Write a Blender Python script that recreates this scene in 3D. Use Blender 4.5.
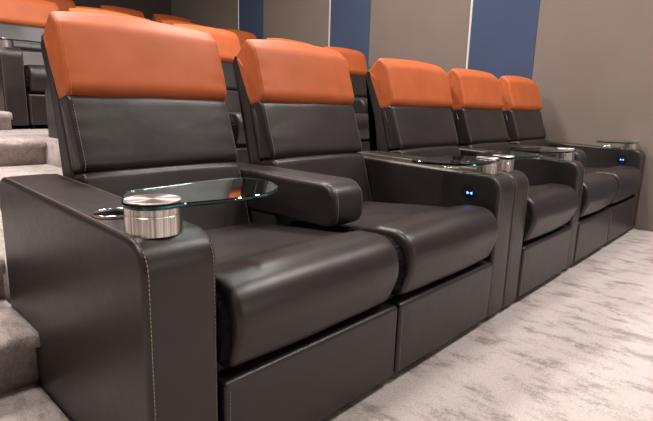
import bpy, bmesh, math, random
from mathutils import Vector, Matrix, noise

for o in list(bpy.data.objects):
    bpy.data.objects.remove(o)
sc = bpy.context.scene
COL = sc.collection
random.seed(7)

# ------------------------------------------------------------------ camera, light, exposure
F_PX = 499.91
CAM, YAW, PITCH, ROLL = Vector((-.4158, -.8227, .8612)), .7507, -.2055, .0282
cam_data = bpy.data.cameras.new('camera')
cam = bpy.data.objects.new('camera', cam_data)
COL.objects.link(cam)
fw = Vector((math.cos(PITCH)*math.cos(YAW), math.cos(PITCH)*math.sin(YAW), math.sin(PITCH)))
rt = Vector((math.sin(YAW), -math.cos(YAW), 0))
up = rt.cross(fw)
r2 = rt*math.cos(ROLL)+up*math.sin(ROLL)
u2 = up*math.cos(ROLL)-rt*math.sin(ROLL)
m = Matrix((r2, u2, -fw)).transposed().to_4x4()
m.translation = CAM
cam.matrix_world = m
cam_data.sensor_width = 36
cam_data.lens = F_PX*36/653
cam_data.clip_start = .02
sc.camera = cam

sc.view_settings.view_transform = 'Standard'
sc.view_settings.look = 'None'
sc.view_settings.gamma = 1
sc.view_settings.use_curve_mapping = False
sc.view_settings.exposure = 0.38

world = bpy.data.worlds.new('world')
sc.world = world
world.use_nodes = True
world.node_tree.nodes['Background'].inputs[0].default_value = (1, .9, .85, 1)
world.node_tree.nodes['Background'].inputs[1].default_value = .02


def area(name, loc, aim, size, power, col=(1, .915, .87), size_y=None):
    d = bpy.data.lights.new(name, 'AREA')
    d.energy = power
    d.color = col
    d.size = size
    if size_y:
        d.shape = 'RECTANGLE'
        d.size_y = size_y
    o = bpy.data.objects.new(name, d)
    o.location = loc
    o.rotation_euler = (Vector(aim)-Vector(loc)).to_track_quat('-Z', 'Y').to_euler()
    COL.objects.link(o)
    return o


CEIL = 3.7
for lx, ly, pw in ((2.3, -1.2, 52), (3.4, -1.2, 40), (.6, -1.6, 18), (2.0, .6, 34), (.5, 2.1, 72), (2.4, 2.1, 52),
                   (-1.0, 2.4, 34), (-1.7, .2, 66), (.6, 4.2, 16)):  # unseen ceiling lamps; the two left of the row are fill added to brighten the steps
    area('house_and_fill_light', (lx, ly, CEIL-.06), (lx, ly, 0), .45, pw, size_y=.45)
area('front_fill', (1.8, -4.8, 1.7), (1.8, 0, .6), 3.2, 22, size_y=1.4)  # added soft fill from the front, no screen is modelled here


# ------------------------------------------------------------------ materials
def mat(name, col, rough=.5, metal=0, spec=.5, **kw):
    mm = bpy.data.materials.new(name)
    mm.use_nodes = True
    b = mm.node_tree.nodes['Principled BSDF']
    b.inputs['Base Color'].default_value = (*col, 1)
    b.inputs['Roughness'].default_value = rough
    b.inputs['Metallic'].default_value = metal
    b.inputs['Specular IOR Level'].default_value = spec
    for k, v in kw.items():
        b.inputs[k.replace('_', ' ')].default_value = v
    return mm


def nd(mm, t, **kw):
    n = mm.node_tree.nodes.new(t)
    for k, v in kw.items():
        setattr(n, k, v)
    return n


def lk(mm, a, b):
    mm.node_tree.links.new(a, b)


def coords(mm, scale=(1, 1, 1), rot=(0, 0, 0)):
    tc = nd(mm, 'ShaderNodeTexCoord')
    mp = nd(mm, 'ShaderNodeMapping')
    mp.inputs['Scale'].default_value = scale
    mp.inputs['Rotation'].default_value = rot
    lk(mm, tc.outputs['Object'], mp.inputs[0])
    return mp.outputs[0]


def noise_tex(mm, vec, scale, detail=3, rough=.5, dist=0):
    n = nd(mm, 'ShaderNodeTexNoise')
    lk(mm, vec, n.inputs['Vector'])
    n.inputs['Scale'].default_value = scale
    n.inputs['Detail'].default_value = detail
    n.inputs['Roughness'].default_value = rough
    n.inputs['Distortion'].default_value = dist
    return n.outputs['Fac']


def ramp(mm, fac, stops):
    r = nd(mm, 'ShaderNodeValToRGB')
    e = r.color_ramp.elements
    while len(e) < len(stops):
        e.new(.5)
    for k, (p, c) in enumerate(stops):
        e[k].position = p
        e[k].color = (*c, 1)
    lk(mm, fac, r.inputs[0])
    return r.outputs[0]


def bump(mm, h, strength, dist, prev=None):
    b = nd(mm, 'ShaderNodeBump')
    b.inputs['Strength'].default_value = strength
    b.inputs['Distance'].default_value = dist
    lk(mm, h, b.inputs['Height'])
    if prev:
        lk(mm, prev, b.inputs['Normal'])
    return b.outputs[0]


def bsdf(mm):
    return mm.node_tree.nodes['Principled BSDF']


def leather(name, c1, c2, rough, sheen=.0):
    mm = mat(name, c1, rough)
    v = coords(mm)
    n = noise_tex(mm, v, 9, 4)
    lk(mm, ramp(mm, n, [(.35, c1), (.65, c2)]), bsdf(mm).inputs['Base Color'])
    vo = nd(mm, 'ShaderNodeTexVoronoi')
    lk(mm, v, vo.inputs['Vector'])
    vo.inputs['Scale'].default_value = 520
    b1 = bump(mm, vo.outputs['Distance'], .05, .0005)
    wr = noise_tex(mm, coords(mm, (1, 1, 1)), 11, 2, .45, .7)
    b2 = bump(mm, wr, .10, .010, b1)
    lk(mm, b2, bsdf(mm).inputs['Normal'])
    rr = noise_tex(mm, v, 60, 3)
    mr = nd(mm, 'ShaderNodeMapRange')
    mr.inputs[3].default_value = rough-.05
    mr.inputs[4].default_value = rough+.07
    lk(mm, rr, mr.inputs[0])
    lk(mm, mr.outputs[0], bsdf(mm).inputs['Roughness'])
    return mm


M = {}
M['leather'] = leather('dark brown leather', (.0185, .0145, .0135), (.024, .0188, .0172), .37)
M['shell'] = leather('dark shell leather', (.016, .013, .0125), (.020, .016, .015), .45)
M['orange'] = leather('orange leather', (.43, .098, .026), (.48, .113, .033), .5)
bsdf(M['orange']).inputs['Specular IOR Level'].default_value = .32
M['black'] = mat('black plastic', (.008, .008, .009), .35)
M['ring'] = mat('gloss black ring', (.02, .02, .02), .22)
M['gusset'] = mat('black gathered leather', (.003, .0025, .0025), .8, spec=.15)
M['thread'] = mat('tan thread', (.42, .28, .20), .7)
M['thread_pale'] = mat('pale thread', (.30, .27, .25), .7)
M['thread_orange'] = mat('orange thread', (.75, .28, .12), .7)
M['led'] = mat('blue led', (.02, .05, .4), .4, Emission_Color=(.07, .16, 1, 1), Emission_Strength=9)

st = mat('brushed steel', (.80, .77, .74), .26, 1)
v = coords(st, (1, 1, .02))
n1 = noise_tex(st, v, 260, 3, .7)
mr = nd(st, 'ShaderNodeMapRange')
mr.inputs[3].default_value = .16
mr.inputs[4].default_value = .42
lk(st, n1, mr.inputs[0])
lk(st, mr.outputs[0], bsdf(st).inputs['Roughness'])
lk(st, ramp(st, noise_tex(st, coords(st, (1, 1, .01)), 130, 4, .75), [(.36, (.34, .30, .27)), (.52, (.72, .68, .64)), (.62, (.98, .95, .92))]), bsdf(st).inputs['Base Color'])
lk(st, bump(st, n1, .25, .001), bsdf(st).inputs['Normal'])
M['steel'] = st
M['cap'] = mat('spun steel cap', (.86, .83, .81), .3, 1, Anisotropic=.8)
tg = nd(M['cap'], 'ShaderNodeTangent', direction_type='RADIAL', axis='Z')
lk(M['cap'], tg.outputs[0], bsdf(M['cap']).inputs['Tangent'])
M['chrome'] = mat('chrome', (.75, .75, .76), .08, 1)

gl = bpy.data.materials.new('green tinted glass')
gl.use_nodes = True
gb = gl.node_tree.nodes['Principled BSDF']
gb.inputs['Base Color'].default_value = (.93, .985, .97, 1)
gb.inputs['Transmission Weight'].default_value = 1
gb.inputs['Roughness'].default_value = 0
gb.inputs['IOR'].default_value = 1.5
va = gl.node_tree.nodes.new('ShaderNodeVolumeAbsorption')
va.inputs['Color'].default_value = (.15, .88, .82, 1)
va.inputs['Density'].default_value = 14
gl.node_tree.links.new(va.outputs[0], gl.node_tree.nodes['Material Output'].inputs['Volume'])
M['glass'] = gl


def carpet(name, light, dark, ns, blend):
    mm = mat(name, light, .95, spec=.1, Sheen_Weight=.25, Sheen_Roughness=.5)
    v = coords(mm, (1.5, .75, 1), (0, 0, .2))
    big = noise_tex(mm, v, ns, 6, .70, .0)
    fine = noise_tex(mm, coords(mm), 110, 3, .8)
    ad = nd(mm, 'ShaderNodeMath', operation='MULTIPLY_ADD')
    lk(mm, fine, ad.inputs[0])
    ad.inputs[1].default_value = .30
    lk(mm, big, ad.inputs[2])
    base_c = ramp(mm, ad.outputs[0], blend(light, dark))
    grain = ramp(mm, noise_tex(mm, coords(mm, (1.5, 1, 1)), 150, 4, .85), [(.36, (.70, .68, .67)), (.5, (.93, .93, .93)), (.62, (1.12, 1.12, 1.12))])
    mx = nd(mm, 'ShaderNodeMix', data_type='RGBA', blend_type='MULTIPLY')
    mx.inputs['Factor'].default_value = 1
    lk(mm, base_c, mx.inputs[6])
    lk(mm, grain, mx.inputs[7])
    lk(mm, mx.outputs[2], bsdf(mm).inputs['Base Color'])
    tuft = noise_tex(mm, coords(mm), 240, 3, .7)
    b1 = bump(mm, tuft, .8, .006)
    b2 = bump(mm, noise_tex(mm, coords(mm), 45, 3, .6), .45, .008, b1)
    lk(mm, b2, bsdf(mm).inputs['Normal'])
    return mm


M['carpet'] = carpet('plush floor carpet', (.66, .585, .565), (.36, .31, .295), 8,
                     lambda l, d: [(.53, d), (.60, tuple(.35*a+.65*b for a, b in zip(d, l))), (.67, l)])
M['stair'] = carpet('stair carpet', (.56, .49, .46), (.36, .31, .29), 22,
                    lambda l, d: [(.50, d), (.72, l)])


def fabric(name, c):
    mm = mat(name, c, .9, spec=.15)
    v = coords(mm)
    w = noise_tex(mm, v, 3, 3)
    lk(mm, ramp(mm, w, [(.3, tuple(x*.93 for x in c)), (.7, c)]), bsdf(mm).inputs['Base Color'])
    lk(mm, bump(mm, noise_tex(mm, v, 400, 2), .3, .001), bsdf(mm).inputs['Normal'])
    return mm


M['brown'] = fabric('taupe acoustic fabric', (.205, .168, .144))
M['blue'] = fabric('blue acoustic fabric', (.057, .080, .142))
M['darkwall'] = fabric('dark wall fabric', (.060, .048, .042))
M['ceiling'] = mat('ceiling paint', (.30, .27, .25), .9)
M['trim'] = mat('pale aluminium trim', (.72, .70, .68), .4, .3)
M['lampglow'] = mat('lamp diffuser', (.9, .85, .8), .5, Emission_Color=(1, .9, .82, 1), Emission_Strength=6)


# ------------------------------------------------------------------ mesh helpers
def obj(name, bm, mt, parent=None, smooth=True):
    bmesh.ops.recalc_face_normals(bm, faces=bm.faces)
    me = bpy.data.meshes.new(name)
    bm.to_mesh(me)
    bm.free()
    me.materials.append(mt)
    if smooth:
        me.polygons.foreach_set('use_smooth', [True]*len(me.polygons))
    o = bpy.data.objects.new(name, me)
    COL.objects.link(o)
    if parent:
        o.parent = parent
    return o


def thing(name, label, cat, loc=(0, 0, 0), group=None):
    o = bpy.data.objects.new(name, None)
    COL.objects.link(o)
    o.location = loc
    o.empty_display_size = .1
    o['label'] = label
    o['category'] = cat
    if group:
        o['group'] = group
    return o


def box(bm, a, b, bevel=0, seg=3):
    vs = [bm.verts.new((x, y, z)) for x in (a[0], b[0]) for y in (a[1], b[1]) for z in (a[2], b[2])]
    fs = []
    for q in ((0, 1, 3, 2), (4, 6, 7, 5), (0, 4, 5, 1), (2, 3, 7, 6), (0, 2, 6, 4), (1, 5, 7, 3)):
        fs.append(bm.faces.new([vs[k] for k in q]))
    if bevel:
        es = list({e for f in fs for e in f.edges})
        bmesh.ops.bevel(bm, geom=es, offset=bevel, segments=seg, profile=.5, affect='EDGES')


def cyl(bm, c, r, z0, z1, n=48, bev=.001):
    rings = [(r-bev, z0), (r, z0+bev), (r, z1-bev), (r-bev, z1)]
    R_ = []
    for rr, z in rings:
        R_.append([bm.verts.new((c[0]+rr*math.cos(2*math.pi*k/n), c[1]+rr*math.sin(2*math.pi*k/n), z)) for k in range(n)])
    for a, b in zip(R_, R_[1:]):
        for k in range(n):
            bm.faces.new((a[k], a[(k+1) % n], b[(k+1) % n], b[k]))
    bm.faces.new(R_[0][::-1])
    bm.faces.new(R_[-1])


def fillet(pts, step=.014):
    """pts: (y, z, radius) corners of a closed outline -> dense smooth outline"""
    n = len(pts)
    out = []
    for i in range(n):
        p0, p1, p2 = (Vector(pts[(i+k-1) % n][:2]) for k in range(3))
        r = pts[i][2]
        a = (p0-p1).normalized()
        b = (p2-p1).normalized()
        ang = a.angle(b)
        d = r/math.tan(ang/2)
        s, e = p1+a*d, p1+b*d
        c = p1+(a+b).normalized()*(r/math.sin(ang/2))
        k = 6
        va, vb = s-c, e-c
        tot = math.atan2(va.x*vb.y-va.y*vb.x, va.dot(vb))
        for q in range(k+1):
            t = tot*q/k
            out.append(c+Vector((va.x*math.cos(t)-va.y*math.sin(t), va.x*math.sin(t)+va.y*math.cos(t))))
    res = []
    for i in range(len(out)):
        p, q = out[i], out[(i+1) % len(out)]
        L = (q-p).length
        if L < 1e-5:
            continue
        k = max(1, int(L/step))
        for j in range(k):
            res.append(p.lerp(q, j/k))
    return res


def outward(prof):
    n = len(prof)
    area_ = sum(prof[i].x*prof[(i+1) % n].y-prof[(i+1) % n].x*prof[i].y for i in range(n))
    s = 1 if area_ > 0 else -1
    res = []
    for i in range(n):
        t = (prof[(i+1) % n]-prof[i-1]).normalized()
        res.append(Vector((t.y, -t.x))*s)
    return res


def pad(bm, pts, x0, x1, r, puff=0, mask=None, wob=.0015, seed=0, side_puff=0, nx=16, wrinkle=0):
    """upholstered body: outline in the side view swept across x with rounded ends and a soft crown"""
    prof = fillet(pts)
    nr = outward(prof)
    W = x1-x0
    st_ = []
    k = 5
    for q in range(k+1):
        t = q/k*math.pi/2
        st_.append((x0+r*(1-math.sin(t)), r*(1-math.cos(t))))
    st_ = [(x, d) for x, d in st_][::-1]          # outer end first
    mid = [(x0+r+(W-2*r)*q/nx, 0) for q in range(1, nx)]
    right = [(x0+x1-x, d) for x, d in st_][::-1]
    allst = [(st_[0][0]-.0, st_[0][1]+.006)]+st_+mid+right+[(right[-1][0], right[-1][1]+.006)]
    rings = []
    cy = sum(p.x for p in prof)/len(prof)
    cz = sum(p.y for p in prof)/len(prof)
    for x, d in allst:
        u = (x-x0)/W
        pf = puff*(max(0, math.sin(math.pi*min(max(u, 0), 1)))**.55)
        ring = []
        for p, n in zip(prof, nr):
            mk = mask(p.x, p.y) if mask else 1
            q = p-n*d+n*pf*mk
            w = noise.noise(Vector((x*5+seed*3.1, q.x*6, q.y*6)))*wob*2
            if wrinkle:
                e = math.exp(-min(x-x0, x1-x)/.05)
                w += wrinkle*e*math.sin((q.x*55+q.y*75+4*noise.noise(Vector((q.x*9, q.y*9, seed)))))
            q = q+n*w
            ring.append(bm.verts.new((x, q.x, q.y)))
        rings.append(ring)
    n_ = len(prof)
    for a, b in zip(rings, rings[1:]):
        for i in range(n_):
            bm.faces.new((a[i], a[(i+1) % n_], b[(i+1) % n_], b[i]))
    for ring, sx in ((rings[0], -1), (rings[-1], 1)):
        if side_puff == 0:
            bm.faces.new(ring)
            continue
        # the end panel: rings drawn in towards the middle, gently crowned
        prev = ring
        c0 = Vector((ring[0].co.x, sum(v_.co.y for v_ in ring)/n_, sum(v_.co.z for v_ in ring)/n_))
        for s in (.75, .45, .2):
            cur = []
            for v_ in ring:
                q = c0.lerp(v_.co, s)
                q.x = c0.x+sx*side_puff*(1-s*s)
                cur.append(bm.verts.new(q))
            for i in range(n_):
                bm.faces.new((prev[i], prev[(i+1) % n_], cur[(i+1) % n_], cur[i]))
            prev = cur
        bm.faces.new(prev)


def stitches(bm, pts, length=.006, gap=.0035, w=.0009, normals=None):
    """dashes of thread along a 3D polyline"""
    d = 0
    on = True
    segs = []
    for a, b in zip(pts, pts[1:]):
        segs.append((Vector(a), Vector(b)))
    pos = 0
    cur = []
    for a, b in segs:
        L = (b-a).length
        t = 0
        while t < L:
            need = (length if on else gap)-pos
            step = min(need, L-t)
            if on:
                cur.append((a.lerp(b, t/L), a.lerp(b, min(1, (t+step)/L))))
            t += step
            pos += step
            if pos >= (length if on else gap)-1e-9:
                on = not on
                pos = 0
    for p, q in cur:
        if (q-p).length < 1e-4:
            continue
        dr = (q-p).normalized()
        s = dr.orthogonal().normalized()*w
        t2 = dr.cross(s).normalized()*w
        a_ = [bm.verts.new(p+x) for x in (s, t2, -s, -t2)]
        b_ = [bm.verts.new(q+x) for x in (s, t2, -s, -t2)]
        for i in range(4):
            bm.faces.new((a_[i], a_[(i+1) % 4], b_[(i+1) % 4], b_[i]))
        bm.faces.new(a_[::-1])
        bm.faces.new(b_)


# ------------------------------------------------------------------ the room
EX = 3.966
BACK, FRONT, LEFT = 6.75, -5.0, -3.2


def struct(name, bm, mt, parent=None, smooth=False):
    o = obj(name, bm, mt, parent, smooth)
    if not parent:
        o['kind'] = 'structure'
    return o


bm = bmesh.new()
box(bm, (LEFT, FRONT, -.12), (EX, BACK, 0))
struct('floor', bm, M['carpet'])
bm = bmesh.new()
box(bm, (LEFT, FRONT, CEIL), (EX, BACK, CEIL+.1))
struct('ceiling', bm, M['ceiling'])
bm = bmesh.new()
box(bm, (EX+.012, FRONT, -.12), (EX+.15, BACK+.1, CEIL))
wr_ = struct('wall_right', bm, M['darkwall'])
bm = bmesh.new()
box(bm, (LEFT, BACK, -.12), (EX+.15, BACK+.1, CEIL))
struct('wall_back', bm, M['darkwall'])
bm = bmesh.new()
box(bm, (LEFT-.1, FRONT, -.12), (LEFT, BACK, CEIL))
struct('wall_left', bm, M['brown'])
bm = bmesh.new()
box(bm, (LEFT, FRONT-.1, -.12), (EX, FRONT, CEIL))
struct('wall_front', bm, M['brown'])

# fabric panels on the right wall: blue strips with a pale trim on their rear edge
edges = [(-4.98, -2.55, 'brown'), (-2.55, -1.95, 'blue'), (-1.95, -.82, 'brown'), (-.82, -.22, 'blue'), (-.22, .925, 'brown'),
         (.925, 1.53, 'blue'), (1.545, 2.71, 'brown'), (2.71, 3.29, 'blue'), (3.305, 4.475, 'brown'),
         (4.475, 4.99, 'blue'), (5.005, 6.74, 'brown')]
for y0, y1, c in edges:
    if y0 < -.5 and c == 'brown' and y0 < -4:
        pass
    bm = bmesh.new()
    box(bm, (EX, y0+.001, .0), (EX+.014, y1-.001, CEIL-.01), .002, 1)
    o = struct('fabric_panel', bm, M[c], wr_)
    if c == 'blue':
        o['label'] = 'blue fabric panel'
for k, y in enumerate((1.5375, 3.2975, 4.9975)):
    bm = bmesh.new()
    box(bm, (EX-.008, y-.009 if k < 2 else y-.005, .0), (EX+.01, y+.009 if k < 2 else y+.005, CEIL-.01), .002, 1)
    struct('trim_%d' % (k+1), bm, M['trim'])


# carpeted platforms and aisle steps with soft rounded nosings
def step_block(x0, x1, y0, y1, z0, z1, nose=True, right_round=True):
    """side outline with a rolled nosing at the front, swept across x"""
    prof = []
    if nose:
        h = .052
        rr = .024
        prof += [(y0+.046, z0), (y0+.046, z1-h)]
        for k in range(0, 9):
            t = -math.pi/2-math.pi*k/8
            prof.append((y0+rr+rr*math.cos(t)*1.0, z1-h/2+h/2*math.sin(t)))
        prof += [(y0+.1, z1)]
    else:
        prof += [(y0, z0), (y0, z1)]
    ny = max(2, int((min(y1, y0+1.2)-y0)/.05))
    for k in range(1, ny):
        yy = y0+.1+(y1-y0-.1)*k/ny
        prof.append((yy, z1))
    prof += [(y1, z1), (y1, z0)]
    bm_ = bmesh.new()
    L = x1-x0
    nx_ = max(2, min(200, int(L/.02)))
    xs = [x0+L*k/nx_ for k in range(nx_+1)]
    rings = []
    for i, x in enumerate(xs):
        ring = []
        for (y, z) in prof:
            near = max(0, 1-abs(y-y0)/.15)
            w = noise.noise(Vector((x*26, y*40, z*40)))*.007*near
            w2 = noise.noise(Vector((x*70+5, y*70, z*70)))*.006*near
            sq = 0
            if right_round and z > z1-.06 and i >= nx_-1:
                sq = .012 if i == nx_ else 0
            ring.append(bm_.verts.new((x, y+w-w2, z+w2-sq*.5)))
        rings.append(ring)
    for a, b in zip(rings, rings[1:]):
        for k in range(len(prof)):
            k2 = (k+1) % len(prof)
            bm_.faces.new((a[k], a[k2], b[k2], b[k]))
    bm_.faces.new(rings[0])
    bm_.faces.new(rings[-1])
    return bm_


RISE = .31
st_edge = -.009
struct('step_1', step_block(LEFT, st_edge, .63, .97, 0, .228), M['stair'], None, True)
struct('step_2', step_block(LEFT, st_edge, .915, 1.02, 0, .375), M['stair'], None, True)
struct('platform_6', step_block(LEFT, st_edge-.008, -.9, .75, 0, .055, False), M['stair'], None, True)
struct('platform_1', step_block(LEFT, EX, 1.0, 2.9, 0, RISE, False), M['stair'], None, True)
struct('step_3', step_block(LEFT, .73, 2.02, 2.6, RISE, .465), M['stair'], None, True)
struct('platform_2', step_block(LEFT, .70, 2.50, 2.9, RISE, .62), M['stair'], None, True)
struct('platform_3', step_block(.645, .74, 2.25, 2.9, RISE, .618, False), M['stair'], None, True)
struct('platform_4', step_block(LEFT, EX, 2.87, 4.65, 0, .62, False), M['stair'], None, True)
struct('step_4', step_block(LEFT, .735, 3.47, 4.65, .62, .758), M['stair'], None, True)
struct('platform_5', step_block(LEFT, EX, 4.60, BACK, 0, .93, False), M['stair'], None, True)

# ------------------------------------------------------------------ recliners
S, A, HA, LA = .65, .1488, .621, .895
HI, MI = .0143, .0916

ARM = [(0, .03, .012), (0, .609, .062), (LA, .633, .05), (LA, .03, .012)]
HT, HC = .6125, .6165


def build_tray(parent, cx, cy, side, R=.0465):
    """steel post on the arm top carrying a swivelling glass leaf; side=+1 leaf reaches to +x"""
    bm = bmesh.new()
    n_ = 56
    prof_ = [(R-.001, HT-.004), (R, HT-.003), (R, HT+.034), (R-.001, HT+.035), (R-.001, HT+.037), (R, HT+.038), (R, HT+.049), (R-.001, HT+.0495)]
    R_ = [[bm.verts.new((cx+r*math.cos(2*math.pi*k/n_), cy+r*math.sin(2*math.pi*k/n_), z)) for k in range(n_)] for r, z in prof_]
    for a, b in zip(R_, R_[1:]):
        for k in range(n_):
            bm.faces.new((a[k], a[(k+1) % n_], b[(k+1) % n_], b[k]))
    bm.faces.new(R_[0][::-1])
    bm.faces.new(R_[-1])
    post = obj('tray_post', bm, M['steel'], parent, True)
    smooth_by_angle(post)
    # glass leaf: a rounded lobe round the post running out into a broad D-shaped table
    out = []
    z0, z1 = HT+.050, HT+.059
    RG = R+.003
    for k in range(17):                                   # round the post, the outer half
        t = math.radians(150+130*k/16)
        out.append((RG*math.cos(t), RG*math.sin(t)))
    front = [(.035, -.056), (.09, -.068), (.16, -.074), (.235, -.066), (.300, -.028), (.338, .03), (.355, .09),
             (.345, .135), (.305, .158), (.22, .160), (.12, .152), (.05, .143), (.014, .134), (-.006, .112), (-.024, .08), (-.042, .045)]
    ctrl = [Vector(p) for p in front]
    P = []
    for i in range(len(ctrl)-1):
        p0 = ctrl[max(0, i-1)]
        p1, p2 = ctrl[i], ctrl[i+1]
        p3 = ctrl[min(len(ctrl)-1, i+2)]
        for q in range(4):
            t = q/4
            P.append(.5*((2*p1)+(p2-p0)*t+(2*p0-5*p1+4*p2-p3)*t*t+(3*p1-p0-3*p2+p3)*t**3))
    out += [(q.x, q.y) for q in P]
    bm = bmesh.new()
    lo, hi = [], []
    cen = Vector((.12, .02))
    layers = [(.0025, z0), (0, z0+.0025), (0, z1-.0025), (.0025, z1)]
    rings = []
    for ins, z in layers:
        ring = []
        for x, y in out:
            v2 = Vector((x, y))
            v2 = v2+(cen-v2).normalized()*ins
            ring.append(bm.verts.new((cx+side*v2.x, cy+v2.y, z)))
        rings.append(ring)
    n = len(out)
    for a, b in zip(rings, rings[1:]):
        for k in range(n):
            bm.faces.new((a[k], a[(k+1) % n], b[(k+1) % n], b[k]))
    bm.faces.new(rings[0])
    bm.faces.new(rings[-1])
    obj('glass_leaf', bm, M['glass'], post, False)
    bm = bmesh.new()
    cyl(bm, (0, 0), R-.0005, 0, .0035, 56, .001)
    c = obj('post_cap', bm, M['cap'], post, True)
    c.location = (cx, cy, z1+.0005)
    smooth_by_angle(c)
    return post


def smooth_by_angle(o):
    me = o.data
    b = bmesh.new()
    b.from_mesh(me)
    for e in b.edges:
        if len(e.link_faces) == 2 and e.calc_face_angle(0) > math.radians(32):
            e.smooth = False
    b.to_mesh(me)
    b.free()


def build_cup(parent, cx, cy):
    bm = bmesh.new()
    n = 48
    prof = [(.0460, HC+.0015), (.0460, HC+.006), (.0445, HC+.0075), (.0428, HC+.006), (.0422, HC+.0015)]
    R_ = [[bm.verts.new((cx+r*math.cos(2*math.pi*k/n), cy+r*math.sin(2*math.pi*k/n), z)) for k in range(n)] for r, z in prof]
    for a, b in zip(R_, R_[1:]):
        for k in range(n):
            bm.faces.new((a[k], a[(k+1) % n], b[(k+1) % n], b[k]))
    cup = obj('cup_holder', bm, M['chrome'], parent)
    bm = bmesh.new()
    prof = [(.0428, HC+.0035), (.0405, HC-.003), (.035, HC-.07)]
    R_ = [[bm.verts.new((cx+r*math.cos(2*math.pi*k/n), cy+r*math.sin(2*math.pi*k/n), z)) for k in range(n)] for r, z in prof]
    for a, b in zip(R_, R_[1:]):
        for k in range(n):
            bm.faces.new((a[k], a[(k+1) % n], b[(k+1) % n], b[k]))
    bm.faces.new(R_[-1])
    obj('cup_well', bm, M['black'], cup)
    return cup


def cut_hole(o, cx, cy, r=.0420, depth=.09):
    """open the arm top for the cup holder"""
    bmc = bmesh.new()
    cyl(bmc, (cx, cy), r, HA-depth, HA+.05, 48, .0005)
    c = obj('cutter', bmc, M['leather'])
    md = o.modifiers.new('cut', 'BOOLEAN')
    md.object = c
    md.operation = 'DIFFERENCE'
    md.solver = 'EXACT'
    dg = bpy.context.evaluated_depsgraph_get()
    dg.update()
    ev = o.evaluated_get(dg)
    me = bpy.data.meshes.new_from_object(ev)
    o.modifiers.clear()
    o.data = me
    bpy.data.objects.remove(c)


ZROT = None
BX0, BX1 = 0, 0
PADS = {
    'head': [(.741, .878, .034), (.803, 1.075, .050), (.856, 1.120, .018), (.934, 1.045, .012), (.830, .856, .012)],
    'mid': [(.680, .655, .024), (.760, .880, .028), (.830, .862, .012), (.768, .640, .012)],
    'low': [(.592, .36, .020), (.682, .650, .022), (.766, .636, .012), (.69, .36, .012)],
}
SHELL = [(.690, .10, .01), (.700, .40, .02), (.762, .62, .02), (.830, .865, .02), (.910, 1.055, .010), (.932, 1.055, .010),
         (.950, 1.02, .012), (.875, .80, .04), (.845, .60, .04), (.825, .10, .01)]
CUSH = [(.004, .284, .050), (-.036, .385, .09), (-.028, .496, .080), (.11, .492, .07), (.18, .470, .15), (.66, .425, .03), (.68, .30, .02)]


def bulge_front(y, z):
    return 1.0


def seam_loop(pts, x, z_lo, z_hi, front=True, off=.001):
    prof = fillet(pts, .01)
    nr = outward(prof)
    cy = sum(p.x for p in prof)/len(prof)
    sel = []
    return prof, nr


def build_arm(parent, x0, x1, name, tray=0, cup=False, button=False, post=None):
    bm = bmesh.new()
    pad(bm, ARM, x0+.003, x1-.003, .012, .003, None, 0, 3, 0, 8)
    arm = obj(name, bm, M['leather'], parent)
    cx = (x0+x1)/2
    if cup:
        cxx = post[0]-.005 if post else cx
        cy = .240 if post else .26
        cut_hole(arm, cxx, cy)
        build_cup(arm, cxx, cy)
    # tan seam thread up both edges of the wrap-round band
    for xs in (x0+.0125, x1-.0125):
        bm = bmesh.new()
        line = []
        prof = fillet(ARM, .01)
        nr = outward(prof)
        for p, n in zip(prof, nr):
            if (p.x < .07 and p.y > .05) or (p.y > HA-.03 and p.x < LA-.05):
                w = (xs-x0)/(x1-x0)
                q = p+n*(.0035*math.sin(math.pi*w)**.55)
                line.append((xs, q.x, q.y))
        # order front-bottom -> top -> back
        line.sort(key=lambda q: q[1]+q[2])
        stitches(bm, line, .006, .003, .0007)
        obj('stitching', bm, M['thread'], arm)
    if tray:
        build_tray(arm, post[0] if post else cx, post[1] if post else .095, tray, .0540 if post else .0455)
    if button:
        build_button(arm, x0+.003, .125, .532)
    return arm


def build_button(parent, x, y, z):
    def disc(r0, r1, xa, xb, n=36):
        b_ = bmesh.new()
        prof = [(r1, xa), (r1, xb+.001), (r1-.001, xb), (r0+.001, xb), (r0, xb+.001), (r0, xa)] if r0 > 0 else [(r1, xa), (r1, xb+.0008), (r1-.0008, xb)]
        R_ = [[b_.verts.new((xx, y+r*math.cos(2*math.pi*k/n), z+r*math.sin(2*math.pi*k/n))) for k in range(n)] for r, xx in prof]
        for a, b in zip(R_, R_[1:]):
            for k in range(n):
                b_.faces.new((a[k], a[(k+1) % n], b[(k+1) % n], b[k]))
        if r0 <= 0:
            b_.faces.new(R_[-1])
        return b_
    bt = obj('control_button', disc(.024, .034, x+.006, x-.005), M['ring'], parent)
    obj('button_face', disc(0, .0245, x+.006, x-.0015), M['black'], bt)
    # two small lit triangles pointing together
    b_ = bmesh.new()
    for s in (-1, 1):
        pts = [(s*.0115, -.0052), (s*.0115, .0052), (s*.0015, 0)]
        lo = [b_.verts.new((x-.0016, y+py, z+pz)) for py, pz in pts]
        hi = [b_.verts.new((x-.0024, y+py, z+pz)) for py, pz in pts]
        b_.faces.new(lo)
        b_.faces.new(hi)
        for i in range(3):
            b_.faces.new((lo[i], lo[(i+1) % 3], hi[(i+1) % 3], hi[i]))
    o = obj('lit_arrows', b_, M['led'], bt, False)
    o['label'] = 'glowing blue arrows'


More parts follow.
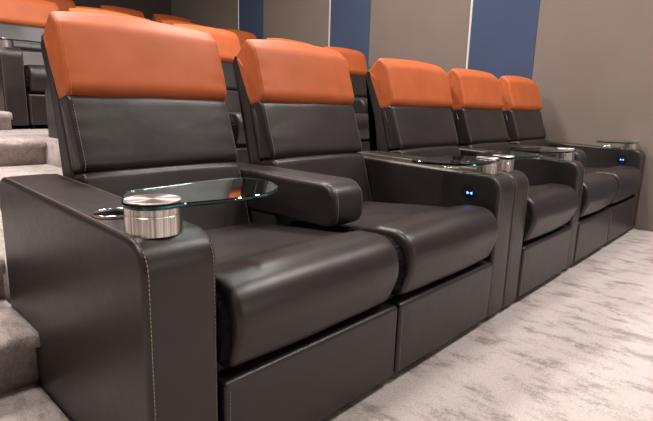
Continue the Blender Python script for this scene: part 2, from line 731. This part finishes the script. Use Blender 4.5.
def make_recliner(label, group=None, left=None, right=None, mid=False, li=HI, ri=HI, ci=(0, 0), seed=1, post=None, gl_=0):
    """origin: floor, front, left edge of the seat; arms lie outside 0..S"""
    t = thing('cinema_recliner', label, 'recliner', (0, 0, 0), group)
    # body under the seat
    bm = bmesh.new()
    box(bm, (.012, .05, .03), (S-.012, .70, .30), .008, 2)
    base = obj('base', bm, M['shell'], t)
    for fx in (.06, S-.06):
        for fy in (.10, .64):
            bm = bmesh.new()
            cyl(bm, (fx, fy), .022, 0, .031, 20)
            obj('foot', bm, M['black'], base)
    # front panel (closed footrest)
    bm = bmesh.new()
    pad(bm, [(-.004, .034, .010), (-.008, .270, .014), (.052, .270, .010), (.052, .034, .010)], .006, S-.006, .009, .002, None, 0, seed, 0, 10)
    fr = obj('footrest', bm, M['leather'], t)
    for xs in (.017, S-.017):
        bm = bmesh.new()
        stitches(bm, [(xs, -.0092, .045), (xs, -.0105, .252)], .006, .003, .0006)
        obj('stitching', bm, M['thread_pale'], fr)
    # seat cushion with rolled front
    bm = bmesh.new()
    pad(bm, CUSH, .002+ci[0], S-.002-ci[1], .016, .007, None, .0016, seed+4, .006, 20)
    cu = obj('seat_cushion', bm, M['leather'], t)
    # gathered black leather filling the gap at the left end of the roll
    bm = bmesh.new()
    prof = fillet([(.002, .30, .04), (-.012, .380, .06), (-.014, .478, .075), (.14, .474, .03), (.14, .30, .02)], .0035)
    nr = outward(prof)
    rings = []
    xa = -gl_ if gl_ else .004
    xb = ci[0]+.006
    for k in range(9):
        x = xa+(xb-xa)*k/8
        ring = []
        for i, (p, n) in enumerate(zip(prof, nr)):
            g = .5+.5*k/8
            q = p+n*((.007*noise.noise(Vector((x*60, p.x*70, p.y*70)))+.0015*math.sin(i*1.7))*g+.007*k/8-.009)
            ring.append(bm.verts.new((x, q.x, q.y)))
        rings.append(ring)
    for a, b in zip(rings, rings[1:]):
        for i in range(len(a)):
            bm.faces.new((a[i], a[(i+1) % len(a)], b[(i+1) % len(a)], b[i]))
    bm.faces.new(rings[0])
    bm.faces.new(rings[-1])
    obj('gathered_gusset', bm, M['gusset'], cu)
    # back: shell with two dark pads and the orange head pad
    bm = bmesh.new()
    pad(bm, SHELL, li-.010, S-ri+.010, .008, 0, None, .0004, seed, 0, 6)
    back = obj('backrest', bm, M['shell'], t)
    for key, nm, mt, th in (('low', 'lumbar_pad', 'leather', 'thread_pale'), ('mid', 'shoulder_pad', 'leather', 'thread_pale'),
                            ('head', 'headrest', 'orange', 'thread_orange')):
        bm = bmesh.new()
        pf = .010 if key != 'head' else .015
        pad(bm, PADS[key], li-.010, S-ri+.010, .012 if key != 'head' else .014, pf, lambda y, z: 1.0, .0016, seed+len(key), .002 if key != 'head' else .006, 18,
            .0013 if key == 'head' else .0008)
        pd = obj(nm, bm, M[mt], t)
        prof = fillet(PADS[key], .01)
        nr = outward(prof)
        zlo, zhi = min(p.y for p in prof), max(p.y for p in prof)
        zmax = zhi-(.022 if key == 'head' else .020)
        for xs in (li+.001, S-ri-.001):
            bm = bmesh.new()
            w = (xs-li+.010)/(S-li-ri+.020)
            off = pf*math.sin(math.pi*w)**.55+.0008
            line = []
            for p, n in zip(prof, nr):
                if n.x < -.35 and zlo+.012 < p.y < zmax:
                    q = p+n*off
                    line.append((xs, q.x, q.y))
            line.sort(key=lambda q: q[2])
            stitches(bm, line, .007, .003, .0008)
            obj('stitching', bm, M[th], pd)
    if left is not None:
        build_arm(t, -left, 0, 'armrest', 1, True, post=post)
    if right is not None:
        build_arm(t, S, S+right, 'armrest', -1, True, button=right > .12)
    if mid:
        bm = bmesh.new()
        pad(bm, [(.205, .480, .045), (.205, .622, .060), (.86, .622, .03), (.86, .480, .03)], S-.080, S+.072, .016, .004, None, .001, 9, .004, 8)
        ma = obj('middle_armrest', bm, M['leather'], t)
        bm = bmesh.new()
        box(bm, (S-.066, .50, .03), (S+.066, .84, .478), .01, 2)
        obj('armrest_support', bm, M['shell'], ma)
        prof = fillet([(.205, .480, .045), (.205, .622, .060), (.86, .622, .03), (.86, .480, .03)], .01)
        nr = outward(prof)
        for xs in (S-.0625, S+.0545):
            bm = bmesh.new()
            line = []
            for p, n_ in zip(prof, nr):
                if (p.x < .28 and p.y > .49) or (p.y > .59 and p.x < .70):
                    q = p+n_*.0036
                    line.append((xs, q.x, q.y))
            line.sort(key=lambda q: q[1]+q[2])
            stitches(bm, line, .006, .003, .0007)
            obj('stitching', bm, M['thread_pale'], ma)
    return t


def children(o):
    return [c for c in bpy.data.objects if c.parent == o]


def copy_tree(o, parent=None):
    c = o.copy()
    COL.objects.link(c)
    if parent:
        c.parent = parent
    for ch in children(o):
        copy_tree(ch, c)
    return c


G1 = 'orange-topped recliners in the front row'
s1 = make_recliner('nearest orange-topped recliner, wide arm with large steel post beside the steps', G1,
                   left=A+.016, mid=True, li=HI, ri=MI, ci=(.022, .045), seed=1, post=(-.0955, .080))
s1.location = (A, 0, 0)
s2 = make_recliner('second dark recliner of the front row, blue-lit control button inside its right arm', G1,
                   right=A, li=MI, ri=HI, ci=(.014, .036), seed=2, gl_=.03)
s2.location = (A+S, 0, 0)
s3 = make_recliner('middle recliner of the front row, glass trays on both its arms', G1,
                   left=A, right=.1116, li=HI, ri=HI+.03, ci=(.028, .05), seed=3)
s3.location = (3*A+2*S, 0, 0)
s4 = make_recliner('fourth dark recliner of the front row, next to last before the wall', G1,
                   mid=True, li=HI, ri=MI, ci=(.022, .045), seed=4)
s4.location = (3*A+3*S+.1116, 0, 0)
s5 = copy_tree(s2)
s5['label'] = 'farthest dark recliner of the front row, its right arm with blue button against the wall'
s5.location = (3*A+4*S+.1116, 0, 0)

rows = [
    (1.82, RISE, 'second row recliners', [
        'second row recliner, long light orange edge just above the nearest front headrest',
        'second row recliner, headrest showing between the two nearest front headrests',
        'second row recliner, only its orange top showing over the second front headrest',
        'second row recliner by the wall, seen in the gap left of the middle front headrest']),
    (3.60, .62, 'third row recliners', [
        'third row recliner at far upper left, its arm and steel post beside the steps',
        'third row recliner, short light orange edge topmost above the nearest front headrest',
        'third row recliner, orange top edge peeking over right shoulder of the nearest front headrest',
        'third row recliner by the wall, orange corner below the blue panel farthest left']),
    (5.10, .93, 'fourth row recliners', [
        'fourth row recliner, shaded orange corner just right of the far upper left headrest',
        'fourth row recliner, shaded orange strip against dark wall above the nearest front headrest',
        'fourth row recliner, shaded orange top second from the back corner',
        'fourth row recliner next to the back corner, shaded dark orange top']),
]
for ry, rz, g, labs in rows:
    for k, lab in enumerate(labs):
        src = s1 if k % 2 == 0 else s2
        c = copy_tree(src)
        c['label'] = lab
        c['group'] = g
        mod = .737 if k < 2 else 2.357
        c.location = (mod+A+(S if k % 2 else 0), ry, rz)
